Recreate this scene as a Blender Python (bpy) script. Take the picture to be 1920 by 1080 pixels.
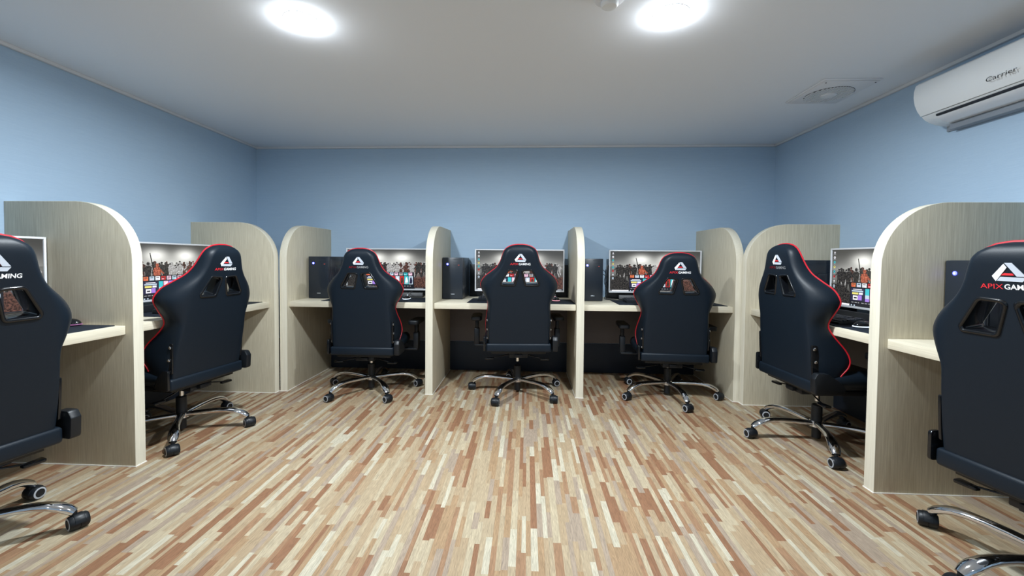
import bpy, bmesh, math, random
from mathutils import Vector, Matrix
from bpy_extras.node_shader_utils import PrincipledBSDFWrapper  # noqa

random.seed(7)
PI = math.pi
for o in list(bpy.data.objects):
    bpy.data.objects.remove(o, do_unlink=True)
S = bpy.context.scene
C = S.collection

# ------------------------------------------------------------------ camera
cam_d = bpy.data.cameras.new('camera')
cam = bpy.data.objects.new('camera', cam_d)
C.objects.link(cam)
cam_d.sensor_fit = 'HORIZONTAL'
cam_d.sensor_width = 36.0
cam_d.lens = 796.5 / 1920 * 36
cam_d.shift_x = (960 - 948.62) / 1920
cam_d.shift_y = (510.53 - 540) / 1920
cam_d.clip_start = 0.05
YAW, PITCH, ROLL = 0.0495, -0.0301, 0.0083
_f = Vector((-math.sin(YAW) * math.cos(PITCH), math.cos(YAW) * math.cos(PITCH), math.sin(PITCH)))
_r = Vector((math.cos(YAW), math.sin(YAW), 0))
_u = _r.cross(_f)
_r2 = _r * math.cos(ROLL) + _u * math.sin(ROLL)
_u2 = -_r * math.sin(ROLL) + _u * math.cos(ROLL)
_m = Matrix((_r2, _u2, -_f)).transposed().to_4x4()
_m.translation = Vector((0, 0, 1.10))
cam.matrix_world = _m
S.camera = cam

# ------------------------------------------------------------------ world, exposure
S.view_settings.view_transform = 'Standard'
S.view_settings.look = 'None'
S.view_settings.gamma = 1.0
S.view_settings.use_curve_mapping = False
S.view_settings.exposure = 0.16
w = bpy.data.worlds.new('world')
S.world = w
w.use_nodes = True
w.node_tree.nodes['Background'].inputs[0].default_value = (0.6, 0.7, 0.8, 1)
w.node_tree.nodes['Background'].inputs[1].default_value = 0.05
LAMP_W = 50.0        # each ceiling downlight over the desks
LAMP_FILL_W = 6.0   # added pair of weak fill lamps, unseen behind the camera

# ------------------------------------------------------------------ room numbers (metres)
XL, XR, YB, YF, ZC = -2.728, 2.340, 4.173, -1.70, 2.206
ZD, ZK, TD, T = 1.383, 0.7415, 0.0463, 0.060


# ================================================================== materials
def srgb(r, g, b):
    def f(c):
        c /= 255.0
        return c / 12.92 if c <= 0.04045 else ((c + 0.055) / 1.055) ** 2.4
    return (f(r), f(g), f(b), 1.0)


class NT:
    def __init__(s, name):
        s.m = bpy.data.materials.new(name)
        s.m.use_nodes = True
        s.t = s.m.node_tree
        s.b = s.t.nodes['Principled BSDF']

    def n(s, typ, **kw):
        nd = s.t.nodes.new(typ)
        for k, v in kw.items():
            if k.startswith('i_'):
                nd.inputs[k[2:].replace('_', ' ')].default_value = v
            elif k.startswith('p'):
                nd.inputs[int(k[1:])].default_value = v
            else:
                setattr(nd, k, v)
        return nd

    def l(s, a, b):
        s.t.links.new(a, b)

    def math(s, op, a, b=None, c=None):
        nd = s.t.nodes.new('ShaderNodeMath')
        nd.operation = op
        for i, v in enumerate((a, b, c)):
            if v is None:
                continue
            if isinstance(v, (int, float)):
                nd.inputs[i].default_value = v
            else:
                s.l(v, nd.inputs[i])
        return nd.outputs[0]

    def mix(s, f, a, b, typ='MIX'):
        nd = s.t.nodes.new('ShaderNodeMix')
        nd.data_type = 'RGBA'
        nd.blend_type = typ
        for i, v in ((0, f), (6, a), (7, b)):
            if isinstance(v, (int, float)):
                nd.inputs[i].default_value = v
            elif isinstance(v, tuple):
                nd.inputs[i].default_value = v
            else:
                s.l(v, nd.inputs[i])
        return nd.outputs[2]


def simple(name, col, rough=0.5, metal=0.0, spec=0.5, bump=0.0, bscale=200.0, coat=0.0, emit=None, es=0.0):
    k = NT(name)
    k.b.inputs['Base Color'].default_value = col
    k.b.inputs['Roughness'].default_value = rough
    k.b.inputs['Metallic'].default_value = metal
    k.b.inputs['Specular IOR Level'].default_value = spec
    k.b.inputs['Coat Weight'].default_value = coat
    if emit:
        k.b.inputs['Emission Color'].default_value = emit
        k.b.inputs['Emission Strength'].default_value = es
    if bump:
        tc = k.n('ShaderNodeTexCoord')
        nz = k.n('ShaderNodeTexNoise', i_Scale=bscale, i_Detail=4.0)
        k.l(tc.outputs['Object'], nz.inputs['Vector'])
        bp = k.n('ShaderNodeBump', i_Strength=bump, i_Distance=0.002)
        k.l(nz.outputs['Fac'], bp.inputs['Height'])
        k.l(bp.outputs[0], k.b.inputs['Normal'])
    return k.m


def mat_wall():
    k = NT('blue_wallpaper')
    tc = k.n('ShaderNodeTexCoord')
    mp = k.n('ShaderNodeMapping')
    mp.inputs['Scale'].default_value = (9, 9, 260)
    k.l(tc.outputs['Object'], mp.inputs['Vector'])
    nz = k.n('ShaderNodeTexNoise', i_Scale=1.0, i_Detail=5.0, i_Roughness=0.6)
    k.l(mp.outputs[0], nz.inputs['Vector'])
    mp2 = k.n('ShaderNodeMapping')
    mp2.inputs['Scale'].default_value = (160, 160, 60)
    k.l(tc.outputs['Object'], mp2.inputs['Vector'])
    nz2 = k.n('ShaderNodeTexNoise', i_Scale=1.0, i_Detail=2.0)
    k.l(mp2.outputs[0], nz2.inputs['Vector'])
    c = k.mix(nz.outputs['Fac'], srgb(164, 191, 216), srgb(184, 208, 229))
    c = k.mix(k.math('MULTIPLY', nz2.outputs['Fac'], 0.25), c, srgb(192, 209, 225))
    k.l(c, k.b.inputs['Base Color'])
    k.b.inputs['Roughness'].default_value = 0.75
    k.b.inputs['Specular IOR Level'].default_value = 0.25
    bp = k.n('ShaderNodeBump', i_Strength=0.25, i_Distance=0.002)
    k.l(nz.outputs['Fac'], bp.inputs['Height'])
    k.l(bp.outputs[0], k.b.inputs['Normal'])
    return k.m


def mat_floor():
    """strip-pattern vinyl: narrow staves of random tone and length running along Y"""
    k = NT('strip_wood_floor')
    tc = k.n('ShaderNodeTexCoord')
    sp = k.n('ShaderNodeSeparateXYZ')
    k.l(tc.outputs['Object'], sp.inputs[0])
    x, y = sp.outputs[0], sp.outputs[1]
    W = 0.0225
    # uneven stave widths
    nx = k.n('ShaderNodeTexNoise', noise_dimensions='1D', i_Scale=14.0, i_Detail=0.0)
    k.l(x, nx.inputs['W'])
    xs = k.math('ADD', k.math('DIVIDE', x, W), k.math('MULTIPLY', nx.outputs['Fac'], 1.3))
    col = k.math('FLOOR', xs)
    h = k.n('ShaderNodeTexWhiteNoise', noise_dimensions='1D')
    k.l(col, h.inputs['W'])
    ty = k.math('ADD', k.math('DIVIDE', y, 0.235), k.math('MULTIPLY', h.outputs['Value'], 37.0))
    cmb = k.n('ShaderNodeCombineXYZ')
    k.l(k.math('MULTIPLY', col, 7.31), cmb.inputs[0])
    k.l(k.math('MULTIPLY', ty, 0.9), cmb.inputs[1])
    ny = k.n('ShaderNodeTexNoise', noise_dimensions='2D', i_Scale=1.0, i_Detail=0.0)
    k.l(cmb.outputs[0], ny.inputs['Vector'])
    tt = k.math('ADD', ty, k.math('MULTIPLY', ny.outputs['Fac'], 1.5))
    cell = k.math('FLOOR', tt)
    cm2 = k.n('ShaderNodeCombineXYZ')
    k.l(col, cm2.inputs[0])
    k.l(cell, cm2.inputs[1])
    wn = k.n('ShaderNodeTexWhiteNoise', noise_dimensions='2D')
    k.l(cm2.outputs[0], wn.inputs['Vector'])
    rp = k.n('ShaderNodeValToRGB')
    rp.color_ramp.interpolation = 'CONSTANT'
    cols = [(0.0, FL[0]), (0.18, FL[1]), (0.34, FL[2]), (0.46, FL[3]), (0.58, FL[4]), (0.70, FL[5]), (0.78, FL[6]), (0.88, FL[7])]
    while len(rp.color_ramp.elements) < len(cols):
        rp.color_ramp.elements.new(0.5)
    for e, (p, c) in zip(rp.color_ramp.elements, cols):
        e.position = p
        e.color = c
    k.l(wn.outputs['Value'], rp.inputs[0])
    # grain
    cm3 = k.n('ShaderNodeCombineXYZ')
    k.l(k.math('ADD', k.math('MULTIPLY', x, 190.0), k.math('MULTIPLY', wn.outputs['Value'], 90.0)), cm3.inputs[0])
    k.l(k.math('MULTIPLY', y, 11.0), cm3.inputs[1])
    k.l(k.math('MULTIPLY', wn.outputs['Value'], 50.0), cm3.inputs[2])
    g = k.n('ShaderNodeTexNoise', i_Scale=1.0, i_Detail=3.0, i_Distortion=2.2)
    k.l(cm3.outputs[0], g.inputs['Vector'])
    gr = k.n('ShaderNodeMapRange')
    gr.inputs[1].default_value = 0.35
    gr.inputs[2].default_value = 0.7
    gr.inputs[3].default_value = 1.22
    gr.inputs[4].default_value = 0.74
    k.l(g.outputs['Fac'], gr.inputs[0])
    c = k.mix(1.0, rp.outputs[0], gr.outputs[0], 'MULTIPLY')
    # thin joints between staves
    fx = k.math('FRACT', xs)
    ex = k.math('LESS_THAN', k.math('MINIMUM', fx, k.math('SUBTRACT', 1.0, fx)), 0.02)
    c = k.mix(k.math('MULTIPLY', ex, 0.25), c, srgb(120, 88, 62))
    k.l(c, k.b.inputs['Base Color'])
    k.b.inputs['Roughness'].default_value = 0.45
    k.b.inputs['Specular IOR Level'].default_value = 0.25
    return k.m


FL = [srgb(*c) for c in ((168, 154, 129), (157, 137, 110), (151, 125, 96), (161, 144, 118),
                         (149, 133, 116), (177, 169, 149), (143, 112, 86), (131, 96, 72))]


def mat_veneer(name, a, b, edge=False):
    k = NT(name)
    tc = k.n('ShaderNodeTexCoord')
    mp = k.n('ShaderNodeMapping')
    mp.inputs['Scale'].default_value = (210, 210, 6) if not edge else (6, 60, 210)
    k.l(tc.outputs['Object'], mp.inputs['Vector'])
    nz = k.n('ShaderNodeTexNoise', i_Scale=1.0, i_Detail=4.0, i_Roughness=0.65)
    k.l(mp.outputs[0], nz.inputs['Vector'])
    r = k.n('ShaderNodeMapRange')
    r.inputs[1].default_value = 0.3
    r.inputs[2].default_value = 0.7
    k.l(nz.outputs['Fac'], r.inputs[0])
    k.l(k.mix(r.outputs[0], a, b), k.b.inputs['Base Color'])
    k.b.inputs['Roughness'].default_value = 0.5
    k.b.inputs['Specular IOR Level'].default_value = 0.35
    return k.m


def mat_screen(name, seed):
    """game-like wallpaper: grey hall, floodlights, smoke, a crowd of dim figures; a panel that gives off light"""
    k = NT(name)
    k.b.inputs['Base Color'].default_value = (0.005, 0.005, 0.006, 1)
    k.b.inputs['Roughness'].default_value = 0.25
    tc = k.n('ShaderNodeTexCoord')
    sp = k.n('ShaderNodeSeparateXYZ')
    k.l(tc.outputs['Object'], sp.inputs[0])
    u = k.math('DIVIDE', sp.outputs[0], SW)      # -0.5 .. 0.5
    v = k.math('DIVIDE', sp.outputs[2], SH)

    def gauss(cx, cy, sx, sy):
        a = k.math('DIVIDE', k.math('SUBTRACT', u, cx), sx)
        b = k.math('DIVIDE', k.math('SUBTRACT', v, cy), sy)
        d = k.math('ADD', k.math('MULTIPLY', a, a), k.math('MULTIPLY', b, b))
        return k.math('EXPONENT', k.math('MULTIPLY', d, -1.0))
    glow = k.math('ADD', gauss(-0.16, 0.30, 0.10, 0.10), gauss(0.15, 0.30, 0.10, 0.10))
    glow = k.math('ADD', glow, k.math('MULTIPLY', gauss(0.0, 0.04, 0.44, 0.22), 0.85))
    base = k.math('ADD', 0.05, k.math('MULTIPLY', glow, 0.85))
    nz = k.n('ShaderNodeTexNoise', i_Scale=18.0, i_Detail=6.0, i_Roughness=0.7)
    k.l(tc.outputs['Object'], nz.inputs['Vector'])
    low = k.math('LESS_THAN', v, 0.12)
    rough = k.math('MULTIPLY', k.math('MULTIPLY', low, nz.outputs['Fac']), -0.9)
    lum = k.math('MAXIMUM', k.math('ADD', base, k.math('MULTIPLY', rough, base)), 0.01)
    cmb = k.n('ShaderNodeCombineXYZ')
    for i, g in enumerate((1.0, 1.0, 0.94)):
        k.l(k.math('MULTIPLY', lum, g), cmb.inputs[i])
    warm = k.mix(k.math('MULTIPLY', gauss(0.36, -0.36, 0.16, 0.16), 0.8), cmb.outputs[0], (0.22, 0.05, 0.03, 1))
    k.l(warm, k.b.inputs['Emission Color'])
    k.b.inputs['Emission Strength'].default_value = 1.0
    return k.m


def emis(name, col, s=1.0):
    return simple(name, (0.01, 0.01, 0.01, 1), 0.3, emit=col, es=s)


SW, SH = 0.813, 0.371
M = {}
M['wall'] = mat_wall()
M['ceil'] = simple('ceiling_paper', srgb(240, 246, 253), 0.85, bump=0.15, bscale=260, spec=0.2)
M['floor'] = mat_floor()
M['trim'] = simple('white_trim', srgb(225, 226, 228), 0.5)
M['panel'] = simple('dark_grey_board', srgb(112, 106, 106), 0.6)
M['navy'] = simple('dark_navy_baseboard', srgb(34, 44, 58), 0.5)
M['seal'] = simple('white_sealant', srgb(240, 238, 232), 0.5)
M['veneer'] = mat_veneer('oak_veneer', srgb(186, 176, 152), srgb(214, 206, 184))
M['edge'] = mat_veneer('oak_edge_band', srgb(212, 205, 186), srgb(226, 220, 202))
M['top'] = mat_veneer('oak_worktop', srgb(204, 196, 174), srgb(224, 216, 196), edge=True)
M['leather'] = simple('black_leather', (0.0052, 0.0105, 0.0180, 1), 0.45, spec=0.27, bump=0.12, bscale=420)
M['red'] = simple('red_piping', srgb(196, 26, 42), 0.4)
M['gloss'] = simple('gloss_black_plastic', (0.006, 0.007, 0.009, 1), 0.12)
M['plastic'] = simple('black_plastic', (0.006, 0.008, 0.011, 1), 0.42, spec=0.4)
M['chrome'] = simple('chrome', (0.78, 0.79, 0.82, 1), 0.07, metal=1.0)
M['greyring'] = simple('grey_ring', srgb(168, 172, 178), 0.4)
M['logo_w'] = simple('white_embroidery', srgb(250, 251, 253), 0.6)
M['logo_g'] = simple('pale_grey_embroidery', srgb(196, 203, 214), 0.6)
M['logo_r'] = simple('red_embroidery', srgb(232, 44, 54), 0.6)
M['white'] = simple('white_plastic', srgb(232, 234, 238), 0.35)
M['acwhite'] = simple('white_gloss_plastic', srgb(246, 250, 252), 0.3)
M['acgrey'] = simple('grey_plastic', srgb(140, 148, 158), 0.5)
M['dark'] = simple('shade_and_screw_black', (0.01, 0.014, 0.022, 1), 0.6)  # near-black that stands in for shade inside openings; also colours the screws
M['case'] = simple('satin_black_metal', (0.012, 0.018, 0.028, 1), 0.32)
M['mat'] = simple('black_cloth', (0.014, 0.020, 0.030, 1), 0.85, spec=0.2)
M['key'] = simple('keycap', (0.018, 0.022, 0.03, 1), 0.35)
M['led'] = emis('blue_led', (0.05, 0.06, 1.0, 1), 9.0)
M['ledcore'] = emis('white_led', (0.6, 0.65, 1.0, 1), 22.0)
M['ledred'] = emis('red_led', (1.0, 0.12, 0.08, 1), 0.7)
M['glowwhite'] = emis('white_glow', (0.7, 0.85, 1.0, 1), 1.6)
M['glowpink'] = emis('pink_glow', (1.0, 0.45, 0.55, 1), 1.0)
M['glowviolet'] = emis('violet_glow', (0.55, 0.2, 0.5, 1), 0.5)
M['diff'] = emis('lamp_diffuser', (0.93, 0.97, 1.0, 1), 52.0)
M['silver'] = simple('silver_print', srgb(190, 196, 205), 0.3, metal=0.6)
M['acprint'] = simple('grey_print', srgb(140, 152, 166), 0.5)
M['screen'] = mat_screen('screen_picture', 1)


def emis_noise(name, a, b_, scale=90.0):
    k = NT(name)
    k.b.inputs['Base Color'].default_value = (0.005, 0.005, 0.006, 1)
    k.b.inputs['Roughness'].default_value = 0.25
    tc = k.n('ShaderNodeTexCoord')
    nz = k.n('ShaderNodeTexNoise', i_Scale=scale, i_Detail=5.0, i_Roughness=0.75)
    k.l(tc.outputs['Object'], nz.inputs['Vector'])
    r = k.n('ShaderNodeMapRange')
    r.inputs[1].default_value = 0.42
    r.inputs[2].default_value = 0.66
    k.l(nz.outputs['Fac'], r.inputs[0])
    k.l(k.mix(r.outputs[0], a, b_), k.b.inputs['Emission Color'])
    k.b.inputs['Emission Strength'].default_value = 1.0
    return k.m


for nm, c, s in (('s_black', (0.006, 0.007, 0.014), 1), ('s_navy', (0.02, 0.02, 0.06), 1), ('s_white', (0.9, 0.9, 0.95), 1),
                 ('s_teal', (0.05, 0.55, 0.62), 1), ('s_violet', (0.38, 0.22, 0.75), 1), ('s_red', (0.55, 0.03, 0.03), 1),
                 ('s_orange', (0.75, 0.20, 0.08), 1), ('s_pale', (0.55, 0.68, 0.80), 1), ('s_pink', (0.85, 0.55, 0.70), 1),
                 ('s_yellow', (0.80, 0.72, 0.20), 1), ('s_grey', (0.35, 0.36, 0.38), 1), ('s_smoke', (0.42, 0.40, 0.37), 1)):
    M[nm] = emis(nm[2:] + '_pixels', c + (1,), s)


M['s_figure'] = emis_noise('dark_figure_pixels', (0.006, 0.006, 0.007, 1), (0.085, 0.078, 0.07, 1))
M['s_brown'] = emis_noise('brown_figure_pixels', (0.016, 0.009, 0.008, 1), (0.22, 0.10, 0.075, 1))
M['s_shirt'] = emis_noise('shirt_pixels', (0.20, 0.19, 0.18, 1), (0.72, 0.72, 0.72, 1))
M['s_coat'] = emis_noise('red_coat_pixels', (0.18, 0.03, 0.02, 1), (0.85, 0.26, 0.14, 1))


# ================================================================== mesh helpers
class MB:
    def __init__(s):
        s.v, s.f, s.mi, s.sm = [], [], [], []

    def add(s, vs, fs, mi=0, smooth=False):
        b = len(s.v)
        s.v += [tuple(p) for p in vs]
        for f in fs:
            s.f.append(tuple(i + b for i in f))
            s.mi.append(mi)
            s.sm.append(smooth)
        return s

    def from_bm(s, bm, mi=0, smooth=False, mat=None):
        bm.verts.ensure_lookup_table()
        bm.verts.index_update()
        vs = [(mat @ v.co) if mat else v.co for v in bm.verts]
        s.add([tuple(v) for v in vs], [[v.index for v in f.verts] for f in bm.faces], mi, smooth)
        bm.free()
        return s

    def box(s, x0, x1, y0, y1, z0, z1, bevel=0.0, seg=2, mi=0, mat=None):
        bm = bmesh.new()
        bmesh.ops.create_cube(bm, size=1.0)
        for v in bm.verts:
            v.co = Vector(((x0 + x1) / 2 + v.co.x * (x1 - x0), (y0 + y1) / 2 + v.co.y * (y1 - y0), (z0 + z1) / 2 + v.co.z * (z1 - z0)))
        if bevel:
            bmesh.ops.bevel(bm, geom=bm.edges[:], offset=bevel, segments=seg, profile=0.5, affect='EDGES')
        return s.from_bm(bm, mi, bool(bevel), mat)

    def tube(s, path, r, n=10, mi=0, closed=False, caps=True, flat=None, up=Vector((0, 0, 1))):
        """r: number or list; flat: (sx, sy) section scale"""
        P = [Vector(p) for p in path]
        k = len(P)
        rr = r if isinstance(r, (list, tuple)) else [r] * k
        vs, fs = [], []
        for i, p in enumerate(P):
            if closed:
                t = P[(i + 1) % k] - P[i - 1]
            else:
                t = P[min(i + 1, k - 1)] - P[max(i - 1, 0)]
            t.normalize()
            a = t.cross(up)
            if a.length < 1e-3:
                a = t.cross(Vector((0, 1, 0)))
            a.normalize()
            b = a.cross(t)
            sx, sy = (flat[i] if isinstance(flat, list) else flat) if flat else (1, 1)
            for j in range(n):
                q = 2 * PI * j / n
                vs.append(p + a * (rr[i] * sx * math.cos(q)) + b * (rr[i] * sy * math.sin(q)))
        m = k if closed else k - 1
        for i in range(m):
            for j in range(n):
                a0, a1 = i * n + j, i * n + (j + 1) % n
                b0, b1 = ((i + 1) % k) * n + j, ((i + 1) % k) * n + (j + 1) % n
                fs.append((a0, a1, b1, b0))
        if caps and not closed:
            fs.append(tuple(range(n - 1, -1, -1)))
            fs.append(tuple((k - 1) * n + j for j in range(n)))
        return s.add(vs, fs, mi, True)

    def lathe(s, prof, n=24, mi=0, mat=None, mis=None, smooth=True):
        vs, fs, ms = [], [], []
        for (r, z) in prof:
            for j in range(n):
                q = 2 * PI * j / n
                vs.append(Vector((r * math.cos(q), r * math.sin(q), z)))
        if mat:
            vs = [mat @ v for v in vs]
        b = len(s.v)
        s.v += [tuple(v) for v in vs]
        for i in range(len(prof) - 1):
            for j in range(n):
                s.f.append((b + i * n + j, b + i * n + (j + 1) % n, b + (i + 1) * n + (j + 1) % n, b + (i + 1) * n + j))
                s.mi.append(mis[i] if mis else mi)
                s.sm.append(smooth)
        for i, rev in ((0, True), (len(prof) - 1, False)):
            if prof[i][0] > 1e-6:
                idx = [b + i * n + j for j in range(n)]
                s.f.append(tuple(reversed(idx)) if rev else tuple(idx))
                s.mi.append(mis[min(i, len(mis) - 1)] if mis else mi)
                s.sm.append(False)
        return s

    def prism(s, pts, axis, a, b, bevel=0.0, mi=0, side_mi=None, seg=2):
        """pts 2D outline; axis 'x','y','z' the extrusion axis; from a to b"""
        bm = bmesh.new()

        def mk(p, t):
            return {'x': (t, p[0], p[1]), 'y': (p[0], t, p[1]), 'z': (p[0], p[1], t)}[axis]
        va = [bm.verts.new(mk(p, a)) for p in pts]
        vb = [bm.verts.new(mk(p, b)) for p in pts]
        fa = bm.faces.new(va)
        fb = bm.faces.new(vb[::-1])
        n = len(pts)
        sides = []
        for i in range(n):
            sides.append(bm.faces.new((va[i], vb[i], vb[(i + 1) % n], va[(i + 1) % n])))
        for f in (fa, fb):
            f.material_index = mi
        for f in sides:
            f.material_index = mi if side_mi is None else side_mi
        bmesh.ops.recalc_face_normals(bm, faces=bm.faces[:])
        if bevel:
            ed = [e for e in bm.edges if any(f in (fa, fb) for f in e.link_faces)]
            bmesh.ops.bevel(bm, geom=ed, offset=bevel, segments=seg, profile=0.5, affect='EDGES', material=mi if side_mi is None else side_mi)
        bm.verts.index_update()
        o = len(s.v)
        s.v += [tuple(v.co) for v in bm.verts]
        for f in bm.faces:
            s.f.append(tuple(v.index + o for v in f.verts))
            s.mi.append(f.material_index)
            s.sm.append(bool(bevel) or len(pts) > 12)
        bm.free()
        return s

    def rect(s, x0, x1, z0, z1, y, mi):
        return s.add([(x0, y, z0), (x1, y, z0), (x1, y, z1), (x0, y, z1)], [(0, 1, 2, 3)], mi)

    def mesh(s, name, mats, sharp=35):
        me = bpy.data.meshes.new(name)
        me.from_pydata(s.v, [], s.f)
        for m in (mats if isinstance(mats, (list, tuple)) else [mats]):
            me.materials.append(m)
        me.polygons.foreach_set('material_index', s.mi)
        me.polygons.foreach_set('use_smooth', s.sm)
        me.update()
        bm = bmesh.new()
        bm.from_mesh(me)
        if not getattr(s, 'keep', False):
            bmesh.ops.recalc_face_normals(bm, faces=bm.faces[:])
        bm.to_mesh(me)
        bm.free()
        me.set_sharp_from_angle(angle=math.radians(sharp))
        return me

    def build(s, name, mats, parent=None, loc=(0, 0, 0), rot=(0, 0, 0), sharp=35):
        o = bpy.data.objects.new(name, s.mesh(name, mats, sharp))
        C.objects.link(o)
        o.location = loc
        o.rotation_euler = rot
        if parent:
            o.parent = parent
        return o


def tag(o, label, cat, group=None, kind=None):
    o['label'] = label
    o['category'] = cat
    if group:
        o['group'] = group
    if kind:
        o['kind'] = kind
    return o


def struct(o, label=None):
    o['kind'] = 'structure'
    if label:
        o['label'] = label
    return o


def thing(name, label, cat, loc=(0, 0, 0), rz=0.0, group=None):
    o = bpy.data.objects.new(name, None)
    o.empty_display_size = 0.1
    C.objects.link(o)
    o.location = loc
    o.rotation_euler = (0, 0, rz)
    return tag(o, label, cat, group)


def kids(o):
    return [c for c in ALLKIDS.get(o.name, [])]


def copy_tree(o, parent=None):
    c = o.copy()
    C.objects.link(c)
    c.parent = parent
    for ch in [x for x in bpy.data.objects if x.parent == o]:
        copy_tree(ch, c)
    return c


def cr_interp(tab, z):
    """catmull-rom through a table of rows (z, a, b, ...)"""
    n = len(tab)
    for i in range(n - 1):
        if z <= tab[i + 1][0] or i == n - 2:
            break
    p1, p2 = tab[i], tab[i + 1]
    p0 = tab[i - 1] if i > 0 else p1
    p3 = tab[i + 2] if i + 2 < n else p2
    h = p2[0] - p1[0]
    t = (z - p1[0]) / h
    out = []
    for k in range(1, len(p1)):
        m1 = (p2[k] - p0[k]) / (p2[0] - p0[0]) * h
        m2 = (p3[k] - p1[k]) / (p3[0] - p1[0]) * h
        t2, t3 = t * t, t * t * t
        out.append((2 * t3 - 3 * t2 + 1) * p1[k] + (t3 - 2 * t2 + t) * m1 + (-2 * t3 + 3 * t2) * p2[k] + (t3 - t2) * m2)
    return out


def text_mesh(body, size, sx, offset=0.0, extrude=0.0004):
    cu = bpy.data.curves.new('lettering', 'FONT')
    cu.body = body
    cu.size = size
    cu.offset = offset
    cu.extrude = extrude
    cu.align_x = 'LEFT'
    cu.resolution_u = 3
    ob = bpy.data.objects.new('lettering', cu)
    C.objects.link(ob)
    dg = bpy.context.evaluated_depsgraph_get()
    me = bpy.data.meshes.new_from_object(ob.evaluated_get(dg))
    bpy.data.objects.remove(ob, do_unlink=True)
    vs = [(v.co.x * sx, v.co.y, v.co.z) for v in me.vertices]
    fs = [tuple(p.vertices) for p in me.polygons]
    bpy.data.meshes.remove(me)
    wd = max(v[0] for v in vs) - min(v[0] for v in vs)
    mn = min(v[0] for v in vs)
    return [(x - mn, y, z) for x, y, z in vs], fs, wd


# ================================================================== the room
b = MB().box(XL - 0.1, XR + 0.1, YF - 0.1, YB + 0.1, -0.1, 0.0)
struct(b.build('floor', M['floor']), 'strip-patterned light wood floor')
b = MB().box(XL - 0.1, XR + 0.1, YF - 0.1, YB + 0.1, ZC, ZC + 0.1)
struct(b.build('ceiling', M['ceil']), 'plain pale ceiling')
struct(MB().box(XL, XR, YB, YB + 0.1, 0, ZC).build('wall_back', M['wall']), 'blue papered back wall')
struct(MB().box(XL - 0.1, XL, YF - 0.1, YB + 0.1, 0, ZC).build('wall_left', M['wall']), 'blue papered left wall')
struct(MB().box(XR, XR + 0.1, YF - 0.1, YB + 0.1, 0, ZC).build('wall_right', M['wall']), 'blue papered right wall')
struct(MB().box(XL, XR, YF - 0.1, YF, 0, ZC).build('wall_front', M['wall']), 'blue papered wall behind the viewer')
BH = 0.285
struct(MB().box(XL + 0.01, XR - 0.01, YB - 0.010, YB, 0, BH, 0.002).build('baseboard_back', M['navy']), 'tall dark navy baseboard under the back desks')
struct(MB().box(XL, XL + 0.010, YF, YB, 0, BH, 0.002).build('baseboard_left', M['navy']), 'tall dark navy baseboard on the left wall')
struct(MB().box(XR - 0.010, XR, YF, YB, 0, BH, 0.002).build('baseboard_right', M['navy']), 'tall dark navy baseboard on the right wall')
TR = 0.020
struct(MB().box(XL + TR, XR - TR, YB - TR, YB, ZC - TR, ZC, 0.003).build('trim_1', M['trim']), 'thin white ceiling trim, back')
struct(MB().box(XL, XL + TR, YF, YB, ZC - TR, ZC, 0.003).build('trim_2', M['trim']), 'thin white ceiling trim, left')
struct(MB().box(XR - TR, XR, YF, YB, ZC - TR, ZC, 0.003).build('trim_3', M['trim']), 'thin white ceiling trim, right')


# ================================================================== ceiling fittings
def downlight(x, y, label, watts):
    t = thing('ceiling_downlight', label, 'ceiling light', (x, y, ZC), 0, 'round ceiling downlights')
    MB().lathe([(0.078, 0.0), (0.077, -0.0025), (0.069, -0.0025), (0.069, 0.0)], 40).build('trim_ring', M['white'], t)
    prof = [(0.068 * math.cos(a), -0.002 - 0.052 * math.sin(a)) for a in [i * PI / 2 / 8 for i in range(9)]]
    prof[-1] = (0.0001, prof[-1][1])
    MB().lathe(prof, 40).build('diffuser', M['diff'], t)
    ld = bpy.data.lights.new('lamp', 'AREA')
    ld.shape = 'DISK'
    ld.size = 0.12
    ld.energy = watts
    ld.color = (0.86, 0.94, 1.0)
    ld.spread = math.radians(178)
    lo = bpy.data.objects.new('lamp', ld)
    C.objects.link(lo)
    lo.parent = t
    lo.location = (0, 0, -0.058)
    return t


downlight(-1.061, 1.963, 'round ceiling downlight over the left side of the room', LAMP_W)
downlight(0.633, 1.971, 'round ceiling downlight over the right side of the room', LAMP_W)
if LAMP_FILL_W > 0:  # unseen fill lamps, added to lift the nearest chair backs
    downlight(-1.061, -0.45, 'added fill lamp on the ceiling behind the viewer, left', LAMP_FILL_W)
    downlight(0.633, -0.45, 'added fill lamp on the ceiling behind the viewer, right', LAMP_FILL_W)

# smoke detector between the lamps
t = thing('smoke_detector', 'small white domed smoke detector on the ceiling between the two lamps', 'smoke detector', (0.335, 1.835, ZC))
MB().lathe([(0.062, 0), (0.062, -0.012), (0.055, -0.018), (0.040, -0.020), (0.040, -0.024)], 36).build('base', M['white'], t)
MB().lathe([(0.036, -0.024), (0.037, -0.036), (0.030, -0.044), (0.014, -0.047), (0.0001, -0.047)], 36).build('sensor_cap', M['acwhite'], t)

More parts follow.
